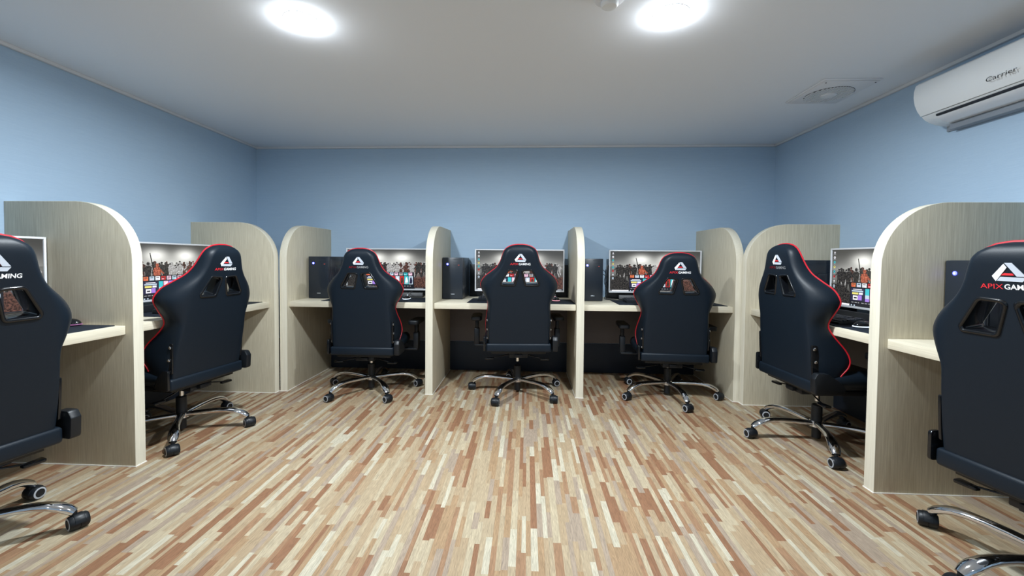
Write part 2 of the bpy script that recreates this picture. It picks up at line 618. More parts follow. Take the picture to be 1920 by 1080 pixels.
# extractor fan grille
t = thing('extractor_fan_grille', 'square white extractor fan grille on the ceiling near the air conditioner', 'vent', (1.950, 2.880, ZC))
b = MB().box(-0.172, 0.172, -0.195, 0.195, -0.010, 0, 0.004)
b.box(-0.160, 0.160, -0.183, 0.183, -0.016, -0.010, 0.003)
b.build('cover_plate', M['white'], t)
b = MB()
n = 17
for i in range(n):
    xx = -0.125 + 0.25 * i / (n - 1)
    hh = math.sqrt(max(0.132 ** 2 - xx ** 2, 0.0004))
    b.box(xx - 0.0050, xx + 0.0050, 0.02 - hh, 0.02 + hh, -0.0205, -0.0165)
b.build('louvre', M['white'], t)
MB().lathe([(0.136, -0.0155), (0.136, -0.0165), (0.0001, -0.0165)], 40).build('opening_shade', M['dark'], t, loc=(0, 0.02, 0))  # dark disc painted as the shade behind the louvre, no hole cut
MB().lathe([(0.044, -0.016), (0.044, -0.026), (0.036, -0.029), (0.0001, -0.029)], 32).build('centre_cap', M['white'], t, loc=(0, 0.02, 0))
for sx, sy in ((-0.145, -0.17), (0.145, -0.17)):
    MB().lathe([(0.004, -0.016), (0.004, -0.018), (0.0001, -0.018)], 12).build('screw', M['dark'], t, loc=(sx, sy, 0))

# ================================================================== air conditioner on the right wall
YA0, YA1 = 1.60, 2.505
t = thing('air_conditioner', 'white wall-mounted air conditioner high on the right wall', 'air conditioner', (XR, (YA0 + YA1) / 2, 1.83))
Lh = (YA1 - YA0) / 2
ac = [(2.330, 2.098), (2.205, 2.098), (2.165, 2.092), (2.149, 2.080), (2.141, 2.050), (2.140, 2.015), (2.147, 1.975), (2.162, 1.940), (2.181, 1.913)]
lowr = [(2.183, 1.910), (2.200, 1.892), (2.225, 1.877), (2.262, 1.864), (2.312, 1.856), (2.330, 1.856)]
o2 = lambda P: [(x - XR, z - 1.83) for x, z in P]
b = MB()
b.prism(o2(ac + [(2.330, 1.913)]), 'y', -Lh, Lh, bevel=0.004)
b.build('front_panel', M['acwhite'], t, sharp=25)
b = MB()
b.prism(o2([(2.326, 1.909)] + [(x + 0.002, z) for x, z in lowr]), 'y', -Lh + 0.003, Lh - 0.003, bevel=0.003)
b.build('lower_casing', M['acwhite'], t, sharp=25)
# dark rod standing in for shade in the outlet slot + louvre vane
b = MB().tube([(2.193 - XR, Lh - 0.085, 1.896 - 1.83), (2.193 - XR, -Lh + 0.085, 1.896 - 1.83)], 0.0065, 10)
b.build('slot_shade', M['dark'], t)
va = [(2.200, 1.889), (2.206, 1.884), (2.225, 1.873), (2.258, 1.861), (2.258, 1.858), (2.223, 1.869), (2.200, 1.882), (2.195, 1.888)]
MB().prism(o2(va), 'y', -Lh + 0.08, Lh - 0.08).build('louvre_vane', M['white'], t)
MB().box(-0.012, 0, -Lh + 0.03, Lh + 0.004, 0.0, 0.26, 0.002).build('mounting_plate', M['acgrey'], t)
MB().box(-0.05, -0.001, -Lh + 0.03, Lh - 0.05, -0.004, 0.03, 0.004).build('rear_lip', M['acgrey'], t)
vs, fs, wd = text_mesh('Carrier', 0.030, 1.25)
sc = 0.128 / wd
b = MB().add([(-(0.2005), -x * sc, y) for x, y, z in vs], fs)
lg = b.build('brand_lettering', M['acprint'], t, loc=(0.0, Lh - 0.378, 0.118))
lg['label'] = 'grey lettering on the front panel'


# ================================================================== dividers
def divider(x, y, rz, depth, label, far_edge=True):
    """local: wall at y=0, runs towards -y by depth; thickness in x 0..T"""
    t = thing('desk_divider', label, 'partition', (x, y, 0), rz, 'round-cornered oak desk dividers')
    R = 0.30
    z0 = 0.0
    pts = [(0, z0), (0, ZD)]
    for i in range(17):
        a = PI / 2 * i / 16
        pts.append((-depth + R - R * math.sin(a), ZD - R + R * math.cos(a)))
    pts.append((-depth, z0))
    b = MB().prism(pts, 'x', 0, T, bevel=0.0022, mi=0, side_mi=1)
    b.build('panel', [M['veneer'], M['edge']], t, sharp=30)
    b = MB()
    e = 0.003
    b.box(-e, T + e, -depth - e, -0.001, 0.0, 0.004)
    s_ = b.build('sealant_strip', M['seal'], t)
    s_['label'] = 'thin white sealant line along the foot'
    return t


DB, DL, DR = YB - 3.3760, 0.696, 0.679
# back row: panels lie in planes x = const, wall towards +y
divider(-1.9617 - T, YB, 0, DB, 'oak divider at the left end of the back row, beside the first back-row tower')
divider(-0.7549 - T, YB, 0, DB, 'oak divider between the left and middle seats of the back row')
divider(0.3962, YB, 0, DB, 'oak divider between the middle and right seats of the back row')
divider(1.6185, YB, 0, DB, 'oak divider at the right end of the back row')
# left row: wall towards -x  (rz = +90: local +y -> -x, local +x -> +y)
divider(XL, 2.0906, PI / 2, DL, 'big dark-lit oak divider nearest on the left, between the two left-wall seats')
divider(XL, 3.3225, PI / 2, DL, 'oak divider in the far left corner behind the left-wall chair')
# right row: local +y -> +x, local +x -> -y
divider(XR, 3.3101 + T, -PI / 2, DR, 'oak divider in the far right corner behind the right-wall chair')
divider(XR, 2.0792 + T, -PI / 2, DR, 'big oak divider nearest on the right, beside the closest right-hand chair')


# ================================================================== desks
def desk(x, y, rz, width, depth, label):
    t = thing('desk', label, 'desk', (x, y, 0), rz, 'oak computer desks along the walls')
    e = 0.001
    b = MB().box(e, width - e, -depth, -0.001, ZK - TD, ZK, 0.0025)
    b.build('worktop', M['top'], t)
    MB().box(e, width - e, -0.022, -0.001, 0.292, ZK - TD - 0.001, 0.001).build('modesty_panel', M['panel'], t)
    return t


desk(-1.9617, YB, 0, 1.1468, 0.764, 'oak desk at the left seat of the back row')
desk(-0.7549, YB, 0, 1.1511, 0.764, 'oak desk at the middle seat of the back row')
desk(0.3962 + T, YB, 0, 1.1623, 0.764, 'oak desk at the right seat of the back row')
desk(XL, 0.93, PI / 2, 1.1606, 0.655, 'oak desk nearest on the left, in front of the cut-off chair')
desk(XL, 2.1506, PI / 2, 1.1719, 0.655, 'oak desk along the left wall between the two left dividers')
desk(XR, 3.3101, -PI / 2, 1.1709, 0.640, 'oak desk along the right wall between the two right dividers')
desk(XR, 2.0792, -PI / 2, 1.16, 0.640, 'oak desk nearest on the right, behind the closest right-hand chair')


# ================================================================== desk equipment
def rounded(pts, r, n=5):
    out = []
    k = len(pts)
    for i in range(k):
        p, a, c = Vector(pts[i]), Vector(pts[i - 1]), Vector(pts[(i + 1) % k])
        d1, d2 = (a - p).normalized(), (c - p).normalized()
        ang = d1.angle(d2)
        dd = min(r / math.tan(ang / 2), (a - p).length * 0.45, (c - p).length * 0.45)
        s0, s1 = p + d1 * dd, p + d2 * dd
        for j in range(n + 1):
            q = j / n
            out.append(tuple((s0 * (1 - q) + p * q) * (1 - q) + (p * (1 - q) + s1 * q) * q))
    return out


def make_screen_mesh(seed):
    rnd = random.Random(seed)
    names = ['screen', 's_black', 's_navy', 's_white', 's_teal', 's_violet', 's_red', 's_orange', 's_pale', 's_pink', 's_yellow',
             's_grey', 's_figure', 's_brown', 's_smoke', 's_shirt', 's_coat']
    ix = {n_: i for i, n_ in enumerate(names)}
    b = MB()
    b.keep = True
    hw, hh = SW / 2, SH / 2
    b.rect(-hw, hw, -hh, hh, 0, 0)
    U = lambda u: (u - 0.5) * SW
    V = lambda v: (0.5 - v) * SH
    R = lambda u0, u1, v0, v1, m, lay: b.rect(U(u0), U(u1), V(v1), V(v0), -0.0002 * lay, ix[m])

    def poly(pts, m, lay):
        vs = [(U(u), -0.0002 * lay, V(v)) for u, v in pts]
        b.add(vs, [tuple(range(len(vs)))], ix[m])

    def figure(cx, top, h, m, lay, lean=0.0):
        wv = h * SH / SW
        k = 8
        poly([(cx + lean * wv + 0.085 * wv * math.cos(2 * PI * i / k), top + h * 0.075 + 0.075 * h * math.sin(2 * PI * i / k)) for i in range(k)][::-1], m, lay)
        poly([(cx - 0.20 * wv, top + h * 0.22), (cx - 0.14 * wv, top + h * 0.60), (cx + 0.13 * wv, top + h * 0.60), (cx + 0.20 * wv, top + h * 0.22), (cx + 0.06 * wv, top + h * 0.15), (cx - 0.06 * wv, top + h * 0.15)], m, lay)
        sp = rnd.uniform(0.06, 0.2) * wv
        poly([(cx - 0.14 * wv, top + h * 0.56), (cx - 0.10 * wv - sp, top + h), (cx - 0.01 * wv - sp, top + h), (cx + 0.0 * wv, top + h * 0.6)], m, lay)
        poly([(cx + 0.0 * wv, top + h * 0.6), (cx + 0.02 * wv + sp, top + h), (cx + 0.11 * wv + sp, top + h), (cx + 0.13 * wv, top + h * 0.56)], m, lay)
        s1 = rnd.choice((-1, 1))
        poly([(cx + s1 * 0.14 * wv, top + h * 0.24), (cx + s1 * 0.34 * wv, top + h * 0.42), (cx + s1 * 0.30 * wv, top + h * 0.46), (cx + s1 * 0.10 * wv, top + h * 0.32)][::s1], m, lay)
    for i in range(64):
        figure(rnd.uniform(0.05, 0.98), rnd.uniform(0.31, 0.36), rnd.uniform(0.26, 0.32), rnd.choice(('s_brown', 's_figure', 's_figure', 's_brown', 's_shirt')), 1 + 0.02 * i)
    for cx, m, h in ((0.11, 's_figure', 0.42), (0.19, 's_figure', 0.40), (0.27, 's_figure', 0.40), (0.50, 's_shirt', 0.42), (0.59, 's_shirt', 0.40),
                     (0.70, 's_brown', 0.42), (0.44, 's_figure', 0.40), (0.84, 's_figure', 0.38), (0.91, 's_figure', 0.38), (0.77, 's_shirt', 0.38)):
        figure(cx, 0.33, h, m, 3 + 0.05 * cx)
    figure(0.355, 0.35, 0.44, 's_coat', 3.4)
    poly([(0.285, 0.17), (0.292, 0.16), (0.325, 0.46), (0.312, 0.47)], 's_figure', 3.6)
    poly([(0.38, 0.43), (0.49, 0.35), (0.495, 0.37), (0.385, 0.47)], 's_figure', 3.7)
    # foreground rocks
    poly([(0.0, 0.62), (0.0, 1.0), (0.36, 1.0), (0.24, 0.80), (0.14, 0.66)], 's_figure', 3.8)
    poly([(0.70, 0.70), (0.62, 1.0), (1.0, 1.0), (1.0, 0.66), (0.86, 0.74)], 's_brown', 3.8)
    # launcher window
    R(0.215, 0.79, 0.575, 0.965, 's_black', 4)
    cols = ['s_orange', 's_pale', 's_white', 's_red', 's_pink', 's_pale', 's_pink', 's_grey', 's_teal', 's_pink', 's_white']
    for i in range(10):
        u0 = 0.225 + i * 0.0555
        R(u0, u0 + 0.044, 0.59, 0.66, cols[i], 5)
        R(u0 + 0.008, u0 + 0.036, 0.605, 0.618, 's_black', 5.5)
        R(u0 + 0.004, u0 + 0.026, 0.635, 0.648, cols[(i + 3) % 10], 5.5)
    R(0.22, 0.36, 0.68, 0.90, 's_navy', 5)
    R(0.245, 0.335, 0.695, 0.708, 's_white', 6)
    R(0.232, 0.348, 0.720, 0.742, 's_pale', 6)
    R(0.236, 0.30, 0.755, 0.790, 's_yellow', 6)
    R(0.306, 0.345, 0.755, 0.790, 's_white', 6)
    R(0.245, 0.295, 0.81, 0.885, 's_white', 6)
    R(0.298, 0.335, 0.80, 0.885, 's_violet', 6)
    R(0.255, 0.286, 0.838, 0.862, 's_black', 6.5)
    R(0.368, 0.408, 0.68, 0.79, 's_teal', 5)
    R(0.368, 0.408, 0.79, 0.85, 's_pale', 5)
    R(0.368, 0.408, 0.85, 0.90, 's_violet', 5)
    tiles = [('s_pink', 's_white'), ('s_violet', 's_navy'), ('s_red', 's_pink'), ('s_pale', 's_white'), ('s_red', 's_brown'), ('s_teal', 's_white'), ('s_pale', 's_navy')]
    for i, (a, c) in enumerate(tiles):
        u0 = 0.414 + i * 0.0525
        R(u0, u0 + 0.047, 0.68, 0.885, a, 5)
        poly([(u0 + 0.006, 0.87), (u0 + 0.016, 0.72), (u0 + 0.030, 0.70), (u0 + 0.043, 0.80), (u0 + 0.036, 0.87)][::-1], c, 6)
        R(u0 + 0.008, u0 + 0.04, 0.845, 0.86, 's_black', 6.5)
    for i in range(16):
        R(0.23 + i * 0.034, 0.23 + i * 0.034 + rnd.uniform(0.012, 0.026), 0.925, 0.938, 's_grey', 5)
    # task bar
    R(0.0, 1.0, 0.965, 1.0, 's_black', 4.5)
    R(0.02, 0.21, 0.967, 0.997, 's_white', 5)
    R(0.006, 0.014, 0.973, 0.992, 's_white', 5)
    for u in (0.225, 0.255):
        R(u, u + 0.014, 0.973, 0.992, 's_pale', 5)
    R(0.80, 0.90, 0.978, 0.988, 's_grey', 5)
    R(0.94, 0.985, 0.972, 0.994, 's_grey', 5)
    # desktop icons
    for i, m in enumerate(('s_grey', 's_white', 's_teal', 's_yellow', 's_teal', 's_red', 's_grey', 's_pale')):
        v0 = 0.03 + i * 0.088
        uu = 0.030
        k = 8
        poly([(uu + 0.011 * math.cos(2 * PI * j / k), v0 + 0.024 + 0.024 * math.sin(2 * PI * j / k)) for j in range(k)][::-1], m, 5)
        R(uu - 0.004, uu + 0.005, v0 + 0.012, v0 + 0.03, 's_black' if m != 's_grey' else 's_white', 5.5)
        R(uu - 0.013, uu + 0.013, v0 + 0.054, v0 + 0.062, 's_grey', 5)
    return b, [M[n_] for n_ in names]


_sb, _sm = make_screen_mesh(3)
SCREEN_ME = _sb.mesh('screen', _sm)


def make_monitor():
    t = thing('monitor', '', 'monitor', (0, 0, 0), 0, 'white-framed wide computer monitors')
    W, H_ = 0.838, 0.396
    hw, hh = W / 2, H_ / 2
    b = MB()
    fr = 0.0115
    b.box(-hw, hw, -0.010, 0.012, hh - fr, hh, 0.003)
    b.box(-hw, hw, -0.010, 0.012, -hh, -hh + fr + 0.003, 0.003)
    b.box(-hw, -hw + fr, -0.0095, 0.0115, -hh + 0.004, hh - 0.004, 0.003)
    b.box(hw - fr, hw, -0.0095, 0.0115, -hh + 0.004, hh - 0.004, 0.003)
    b.build('frame', M['white'], t)
    b = MB().box(-hw + 0.004, hw - 0.004, 0.004, 0.022, -hh + 0.004, hh - 0.004, 0.004)
    b.box(-0.22, 0.22, 0.022, 0.045, -0.12, 0.12, 0.010)
    b.build('rear_shell', M['plastic'], t)
    s_ = bpy.data.objects.new('screen', SCREEN_ME)
    C.objects.link(s_)
    s_.parent = t
    s_.location = (0, -0.0035, 0.002)
    b = MB().box(-0.035, 0.035, 0.046, 0.064, -hh - 0.055, -0.02, 0.004)
    b.build('stand_neck', M['plastic'], t)
    b = MB().prism(rounded([(-0.15, 0.0), (0.15, 0.0), (0.11, 0.090), (-0.11, 0.090)], 0.02), 'z', -hh - 0.0585, -hh - 0.0485, bevel=0.003)
    b.build('stand_foot', M['plastic'], t)
    return t


def make_tower():
    t = thing('computer_tower', '', 'computer', (0, 0, 0), 0, 'black desktop computer towers')
    W, Dp, Hh = 0.183, 0.40, 0.372
    b = MB().box(0, W, 0.014, Dp, 0.006, Hh, 0.003)
    b.box(W - 0.0005, W + 0.0015, 0.05, Dp - 0.03, 0.04, Hh - 0.03, 0.001)
    b.box(W, W + 0.006, 0.12, 0.30, 0.10, 0.28, 0.005)
    for xx, yy in ((0.02, 0.05), (W - 0.02, 0.05), (0.02, Dp - 0.05), (W - 0.02, Dp - 0.05)):
        b.box(xx - 0.012, xx + 0.012, yy - 0.012, yy + 0.012, 0, 0.007)
    b.build('case', M['case'], t)
    b = MB().box(0.001, W - 0.001, -0.002, 0.013, 0.004, Hh - 0.001, 0.004)
    for zz in (0.306, 0.330, 0.356):
        b.box(0.094, W - 0.018, -0.0030, -0.0015, zz - 0.0008, zz + 0.0008)
    b.build('front_panel', M['case'], t)
    b = MB().lathe([(0.0095, 0), (0.0095, 0.002), (0.004, 0.0035), (0.0001, 0.0035)], 20, mis=[0, 0, 1, 1], mat=Matrix.Translation((0.046, -0.002, 0.313)) @ Matrix.Rotation(PI / 2, 4, 'X'))
    p = b.build('power_button', [M['led'], M['ledcore']], t)
    p['label'] = 'glowing blue power button'
    b = MB()
    b.box(0.140, 0.152, -0.0034, -0.0015, 0.303, 0.307, 0.0006)
    b.build('front_port', M['ledred'], t)
    b = MB().box(0.077, 0.110, -0.0032, -0.0015, 0.044, 0.050, 0.0006)
    b.build('badge', M['silver'], t)
    return t


def make_keyboard():
    t = thing('keyboard', '', 'keyboard', (0, 0, 0), 0, 'black keyboards on the desk mats')
    pts = [(-0.075, 0.0), (-0.075, 0.012), (-0.070, 0.016), (0.072, 0.030), (0.078, 0.026), (0.078, 0.0)]
    MB().prism(pts, 'x', -0.225, 0.225, bevel=0.003).build('body', M['plastic'], t)
    b = MB()
    sl = 14.0 / 142.0
    for r in range(6):
        y0 = -0.064 + r * 0.0215 + (0.006 if r == 5 else 0)
        zb = 0.0165 + (y0 + 0.070) * sl
        x = -0.215
        while x < 0.215:
            w_ = 0.0175
            if r == 0 and -0.13 < x < -0.02:
                w_ = 0.105
            if not (0.075 < x < 0.083 or 0.143 < x < 0.150):
                b.box(x, min(x + w_, 0.217), y0, y0 + 0.0175, zb, zb + 0.007, 0.0015, seg=1)
            x += w_ + 0.0025
    k_ = b.build('keys', M['key'], t)
    return t


def make_mouse(glow):
    t = thing('mouse', '', 'mouse', (0, 0, 0), 0)
    prof = []
    bm = bmesh.new()
    bmesh.ops.create_uvsphere(bm, u_segments=24, v_segments=14, radius=1.0)
    for v in bm.verts:
        x, y, z = v.co
        z = max(z, -0.25)
        wid = 0.034 * (1 - 0.12 * math.cos(y * 2.4))
        v.co = Vector((x * wid, y * 0.062, 0.010 + z * (0.027 - 0.006 * y) + 0.0))
    MB().from_bm(bm, 0, True).build('shell', M['gloss'], t, sharp=60)
    path = []
    for i in range(28):
        a = 2 * PI * i / 28
        yy = math.sin(a)
        path.append((math.cos(a) * 0.0345 * (1 - 0.12 * math.cos(yy * 2.4)), yy * 0.0625, 0.008))
    g_ = MB().tube(path, 0.0028, 8, closed=True).build('light_strip', M[glow], t)
    g_['label'] = 'lit strip around the rim'
    b = MB().tube([(0, 0.032, 0.034), (0, 0.046, 0.031)], 0.0045, 10)
    b.build('scroll_wheel', M[glow], t)
    return t


def cable(pts, r=0.0028):
    P = [Vector(p) for p in pts]
    out = []
    n = len(P)
    for i in range(n - 1):
        p0, p1, p2, p3 = P[max(i - 1, 0)], P[i], P[i + 1], P[min(i + 2, n - 1)]
        for j in range(8):
            q = j / 8
            out.append(0.5 * ((2 * p1) + (-p0 + p2) * q + (2 * p0 - 5 * p1 + 4 * p2 - p3) * q * q + (-p0 + 3 * p1 - 3 * p2 + p3) * q ** 3))
    out.append(P[-1])
    return MB().tube(out, r, 8)


proto = {}
bays = [
    # name, origin, rz, monitor x0, monitor D, tower x0, tower D(front), mouse (X, D), glow, words, flags
    dict(n='at the left seat of the back row', o=(-1.9617, YB), rz=0, mx=0.237, md=0.19, tx=0.030, td=0.505, ms=(0.915, 0.520), g='glowwhite', kb=0.51, panel=(0.190, 1.14)),
    dict(n='at the middle seat of the back row', o=(-0.7549, YB), rz=0, mx=0.265, md=0.19, tx=0.004, td=0.430, ms=(1.005, 0.490), g='glowpink', kb=0.56, panel=(0.203, 1.146)),
    dict(n='at the right seat of the back row', o=(0.4562, YB), rz=0, mx=0.302, md=0.19, tx=0.024, td=0.435, ms=(1.00, 0.500), g='glowwhite', kb=0.60, panel=(0.300, 1.156)),
    dict(n='on the nearest left-hand desk', o=(XL, 0.93), rz=PI / 2, mx=0.318, md=0.228, tx=0.02, td=0.40, ms=(1.105, 0.400), g='glowviolet', kb=0.60, panel=None),
    dict(n='on the left-wall desk between the dividers', o=(XL, 2.1506), rz=PI / 2, mx=0.298, md=0.228, tx=0.02, td=0.40, ms=(0.985, 0.450), g='glowwhite', kb=0.58, panel=None),
    dict(n='on the right-wall desk between the dividers', o=(XR, 3.3101), rz=-PI / 2, mx=0.210, md=0.200, tx=0.004, td=0.400, ms=(0.915, 0.500), g='glowwhite', kb=0.59, panel=None),
    dict(n='on the nearest right-hand desk behind the chair', o=(XR, 2.0792), rz=-PI / 2, mx=0.265, md=0.200, tx=0.004, td=0.395, ms=(1.0, 0.47), g='glowwhite', kb=0.56, panel=None),
]


def put(key, maker, loc, rz, label, group):
    if key not in proto:
        o = maker()
        proto[key] = o
    else:
        o = copy_tree(proto[key])
    o.location = loc
    o.rotation_euler = (0, 0, rz)
    o['label'] = label
    if group:
        o['group'] = group
    return o


for bi, B in enumerate(bays):
    ca, sa = math.cos(B['rz']), math.sin(B['rz'])

    def P(X, D, z, B=B, ca=ca, sa=sa):
        return (B['o'][0] + ca * X - sa * (-D), B['o'][1] + sa * X + ca * (-D), z)
    rz = B['rz']
    W = 0.838
    m = put('monitor', make_monitor, P(B['mx'] + W / 2, B['md'], ZK + 0.0585 + 0.198), rz, 'white-framed monitor ' + B['n'], 'white-framed wide computer monitors')
    # dark cable-cover panel standing behind the monitor
    if B['panel']:
        x0_, x1_ = B['panel']
        b = MB().box(x0_, x1_, 0, 0.012, 0, 0.310, 0.002)
        q = b.build('rear_panel', M['case'], None, P(0, 0.085, ZK), (0, 0, rz))
        tag(q, 'dark board standing behind the monitor ' + B['n'], 'board', 'dark boards behind the back-row monitors')
    b = MB()
    b.prism(rounded([(-0.032, 0.004), (0.030, 0.004), (0.030, 0.046), (-0.018, 0.050)], 0.006, 3), 'x', -0.34, 0.34, bevel=0.004)
    q = b.build('soundbar', M['plastic'], None, P(B['mx'] + W / 2, B['md'] + 0.058, ZK - 0.004), (0, 0, rz), sharp=40)
    tag(q, 'long black soundbar under the monitor ' + B['n'], 'speaker', 'soundbars under the monitors')
    if bi != 4 and bi != 3:
        put('tower', make_tower, P(B['tx'], B['td'], ZK), rz, 'black computer tower with blue power light ' + B['n'], 'black desktop computer towers')
    # desk mat
    Dm = 0.722 if bi < 3 else 0.618
    mw = 0.885
    mx0 = B['mx'] if bi < 3 else 0.258
    if bi == 0:
        mx0, mw = 0.245, 0.895
    if bi == 2:
        mx0, mw = 0.288, 0.855
    if bi == 6:
        mx0, mw = 0.235, 0.885
    dpm = 0.40 if bi < 3 else 0.33
    if bi == 6:
        Dm = 0.624
    b = MB().prism(rounded([(0, -dpm), (mw, -dpm), (mw, 0), (0, 0)], 0.008, 3), 'z', 0, 0.0035, bevel=0.0008)
    pm = P(mx0, Dm - dpm, ZK)
    q = b.build('desk_mat', M['mat'], None, pm, (0, 0, rz))
    tag(q, 'thin black desk mat ' + B['n'], 'desk mat', 'black desk mats')
    kd = Dm - 0.20 if bi < 3 else Dm - 0.125
    put('keyboard', make_keyboard, P(B['kb'], kd, ZK + 0.0035), rz, 'black keyboard ' + B['n'], 'black keyboards on the desk mats')
    X, D = B['ms']
    put('mouse' + B['g'], (lambda g=B['g']: make_mouse(g)), P(X, D, ZK + 0.0035), rz + 0.1,
        {'glowwhite': 'black mouse with a white-lit rim ', 'glowpink': 'black mouse with a pink-lit rim ', 'glowviolet': 'black mouse with a dim violet rim '}[B['g']] + B['n'], 'computer mice')

# cables hanging and lying beside the right back-row tower
cb = cable([(0.690, 3.95, 1.02), (0.715, 3.90, 0.98), (0.700, 3.88, 0.90), (0.730, 3.87, 0.82), (0.700, 3.86, 0.755), (0.78, 3.88, 0.748), (0.86, 3.96, 0.748)])
tag(cb.build('cable', M['plastic']), 'black cable looping down beside the right back-row tower, nearest its case', 'cable', 'black cables on the right back-row desk')
cb = cable([(0.675, 3.98, 0.99), (0.735, 3.93, 0.94), (0.715, 3.91, 0.87), (0.745, 3.90, 0.80), (0.725, 3.92, 0.752), (0.80, 3.95, 0.748), (0.90, 4.02, 0.748)])
tag(cb.build('cable', M['plastic']), 'black cable curling between the right back-row tower and its monitor', 'cable', 'black cables on the right back-row desk')
cb = cable([(-1.06, 3.70, 0.760), (-1.04, 3.80, 0.80), (-1.11, 3.90, 0.79), (-1.20, 3.96, 0.80)], 0.0018)
tag(cb.build('cable', M['plastic']), 'thin mouse cable rising from the left back-row mouse', 'cable')

# ================================================================== gaming chair
ZB = 0.41
ROWS = [  # z, half width, core half width, edge forward, front pad, rear offset
    (0.355, 0.225, 0.205, 0.085, 0.070, 0.006), (0.375, 0.243, 0.220, 0.105, 0.085, 0.001), (0.410, 0.253, 0.226, 0.130, 0.095, 0),
    (0.440, 0.258, 0.226, 0.148, 0.10, 0), (0.473, 0.263, 0.225, 0.178, 0.10, 0),
    (0.515, 0.264, 0.224, 0.192, 0.10, 0), (0.571, 0.259, 0.222, 0.176, 0.10, 0), (0.647, 0.250, 0.218, 0.127, 0.095, 0),
    (0.700, 0.246, 0.212, 0.100, 0.09, 0), (0.735, 0.252, 0.206, 0.098, 0.09, 0), (0.786, 0.279, 0.200, 0.112, 0.085, 0),
    (0.838, 0.301, 0.192, 0.130, 0.08, 0), (0.870, 0.300, 0.186, 0.129, 0.08, 0), (0.917, 0.272, 0.178, 0.120, 0.075, 0),
    (0.956, 0.231, 0.165, 0.098, 0.07, 0), (1.000, 0.182, 0.142, 0.078, 0.072, 0), (1.040, 0.156, 0.122, 0.068, 0.078, 0),
    (1.074, 0.143, 0.108, 0.061, 0.08, 0), (1.105, 0.134, 0.098, 0.055, 0.08, 0.001), (1.134, 0.123, 0.086, 0.051, 0.075, 0.003),
    (1.156, 0.106, 0.068, 0.050, 0.070, 0.009), (1.170, 0.083, 0.048, 0.050, 0.064, 0.018), (1.179, 0.054, 0.030, 0.050, 0.060, 0.030),
    (1.183, 0.022, 0.012, 0.050, 0.056, 0.042)]


def section(z):
    hw, hc, fe, fp, ro = cr_interp(ROWS, z)
    k = 9
    pts = [(0.0, ro), (hc * 0.5, ro), (hc * 0.85, ro)]
    for i in range(k + 1):
        a = PI / 2 * i / k
        pts.append((hc + (hw - hc) * math.sin(a), ro + (fe - ro) * (1 - math.cos(a))))
    pts += [(hw - 0.006 * min(1, hw / .1), fe + 0.010), (hw - 0.018 * min(1, hw / .1), fe + 0.012), (hw * 0.86, fe + 0.2 * (fp - fe)),
            (max(hc * 0.82, 0.0), fp - 0.004), (hc * 0.5, fp), (0.0, fp)]
    return pts, (hw, fe)


def make_backrest_mesh():
    zs = []
    for i in range(len(ROWS) - 1):
        z0, z1 = ROWS[i][0], ROWS[i + 1][0]
        m_ = max(1, round((z1 - z0) / 0.014))
        zs += [z0 + (z1 - z0) * j / m_ for j in range(m_)]
    zs.append(ROWS[-1][0])
    vs, fs = [], []
    n = None
    for z in zs:
        pr, _ = section(z)
        full = pr + [(-x, y) for x, y in pr[-2:0:-1]]
        n = len(full)
        vs += [(x, y, z - ZB) for x, y in full]
    for i in range(len(zs) - 1):
        for j in range(n):
            fs.append((i * n + j, i * n + (j + 1) % n, (i + 1) * n + (j + 1) % n, (i + 1) * n + j))
    fs.append(tuple(range(n - 1, -1, -1)))
    fs.append(tuple((len(zs) - 1) * n + j for j in range(n)))
    b_ = MB().add(vs, fs, 0, True)
    return b_


HOLE = [(0.021, 0.988), (0.082, 0.992), (0.136, 0.897), (0.134, 0.890), (0.046, 0.888)]


def hole_poly(sgn, off):
    pts = HOLE[:]
    cx = sum(p[0] for p in pts) / len(pts)
    cz = sum(p[1] for p in pts) / len(pts)
    # offset outward along edge normals
    k = len(pts)
    out = []
    for i in range(k):
        p, a, c = Vector(pts[i]), Vector(pts[i - 1]), Vector(pts[(i + 1) % k])
        e1, e2 = (p - a).normalized(), (c - p).normalized()
        n1, n2 = Vector((-e1.y, e1.x)), Vector((-e2.y, e2.x))
        nn = (n1 + n2).normalized()
        if nn.dot(p - Vector((cx, cz))) < 0:
            nn = -nn
        out.append(p + nn * off / max(0.5, math.cos(n1.angle(n2) / 2)))
    r = rounded([tuple(p) for p in out], 0.014 + off * 0.5, 5)
    return [(sgn * x, z - ZB) for x, z in r]


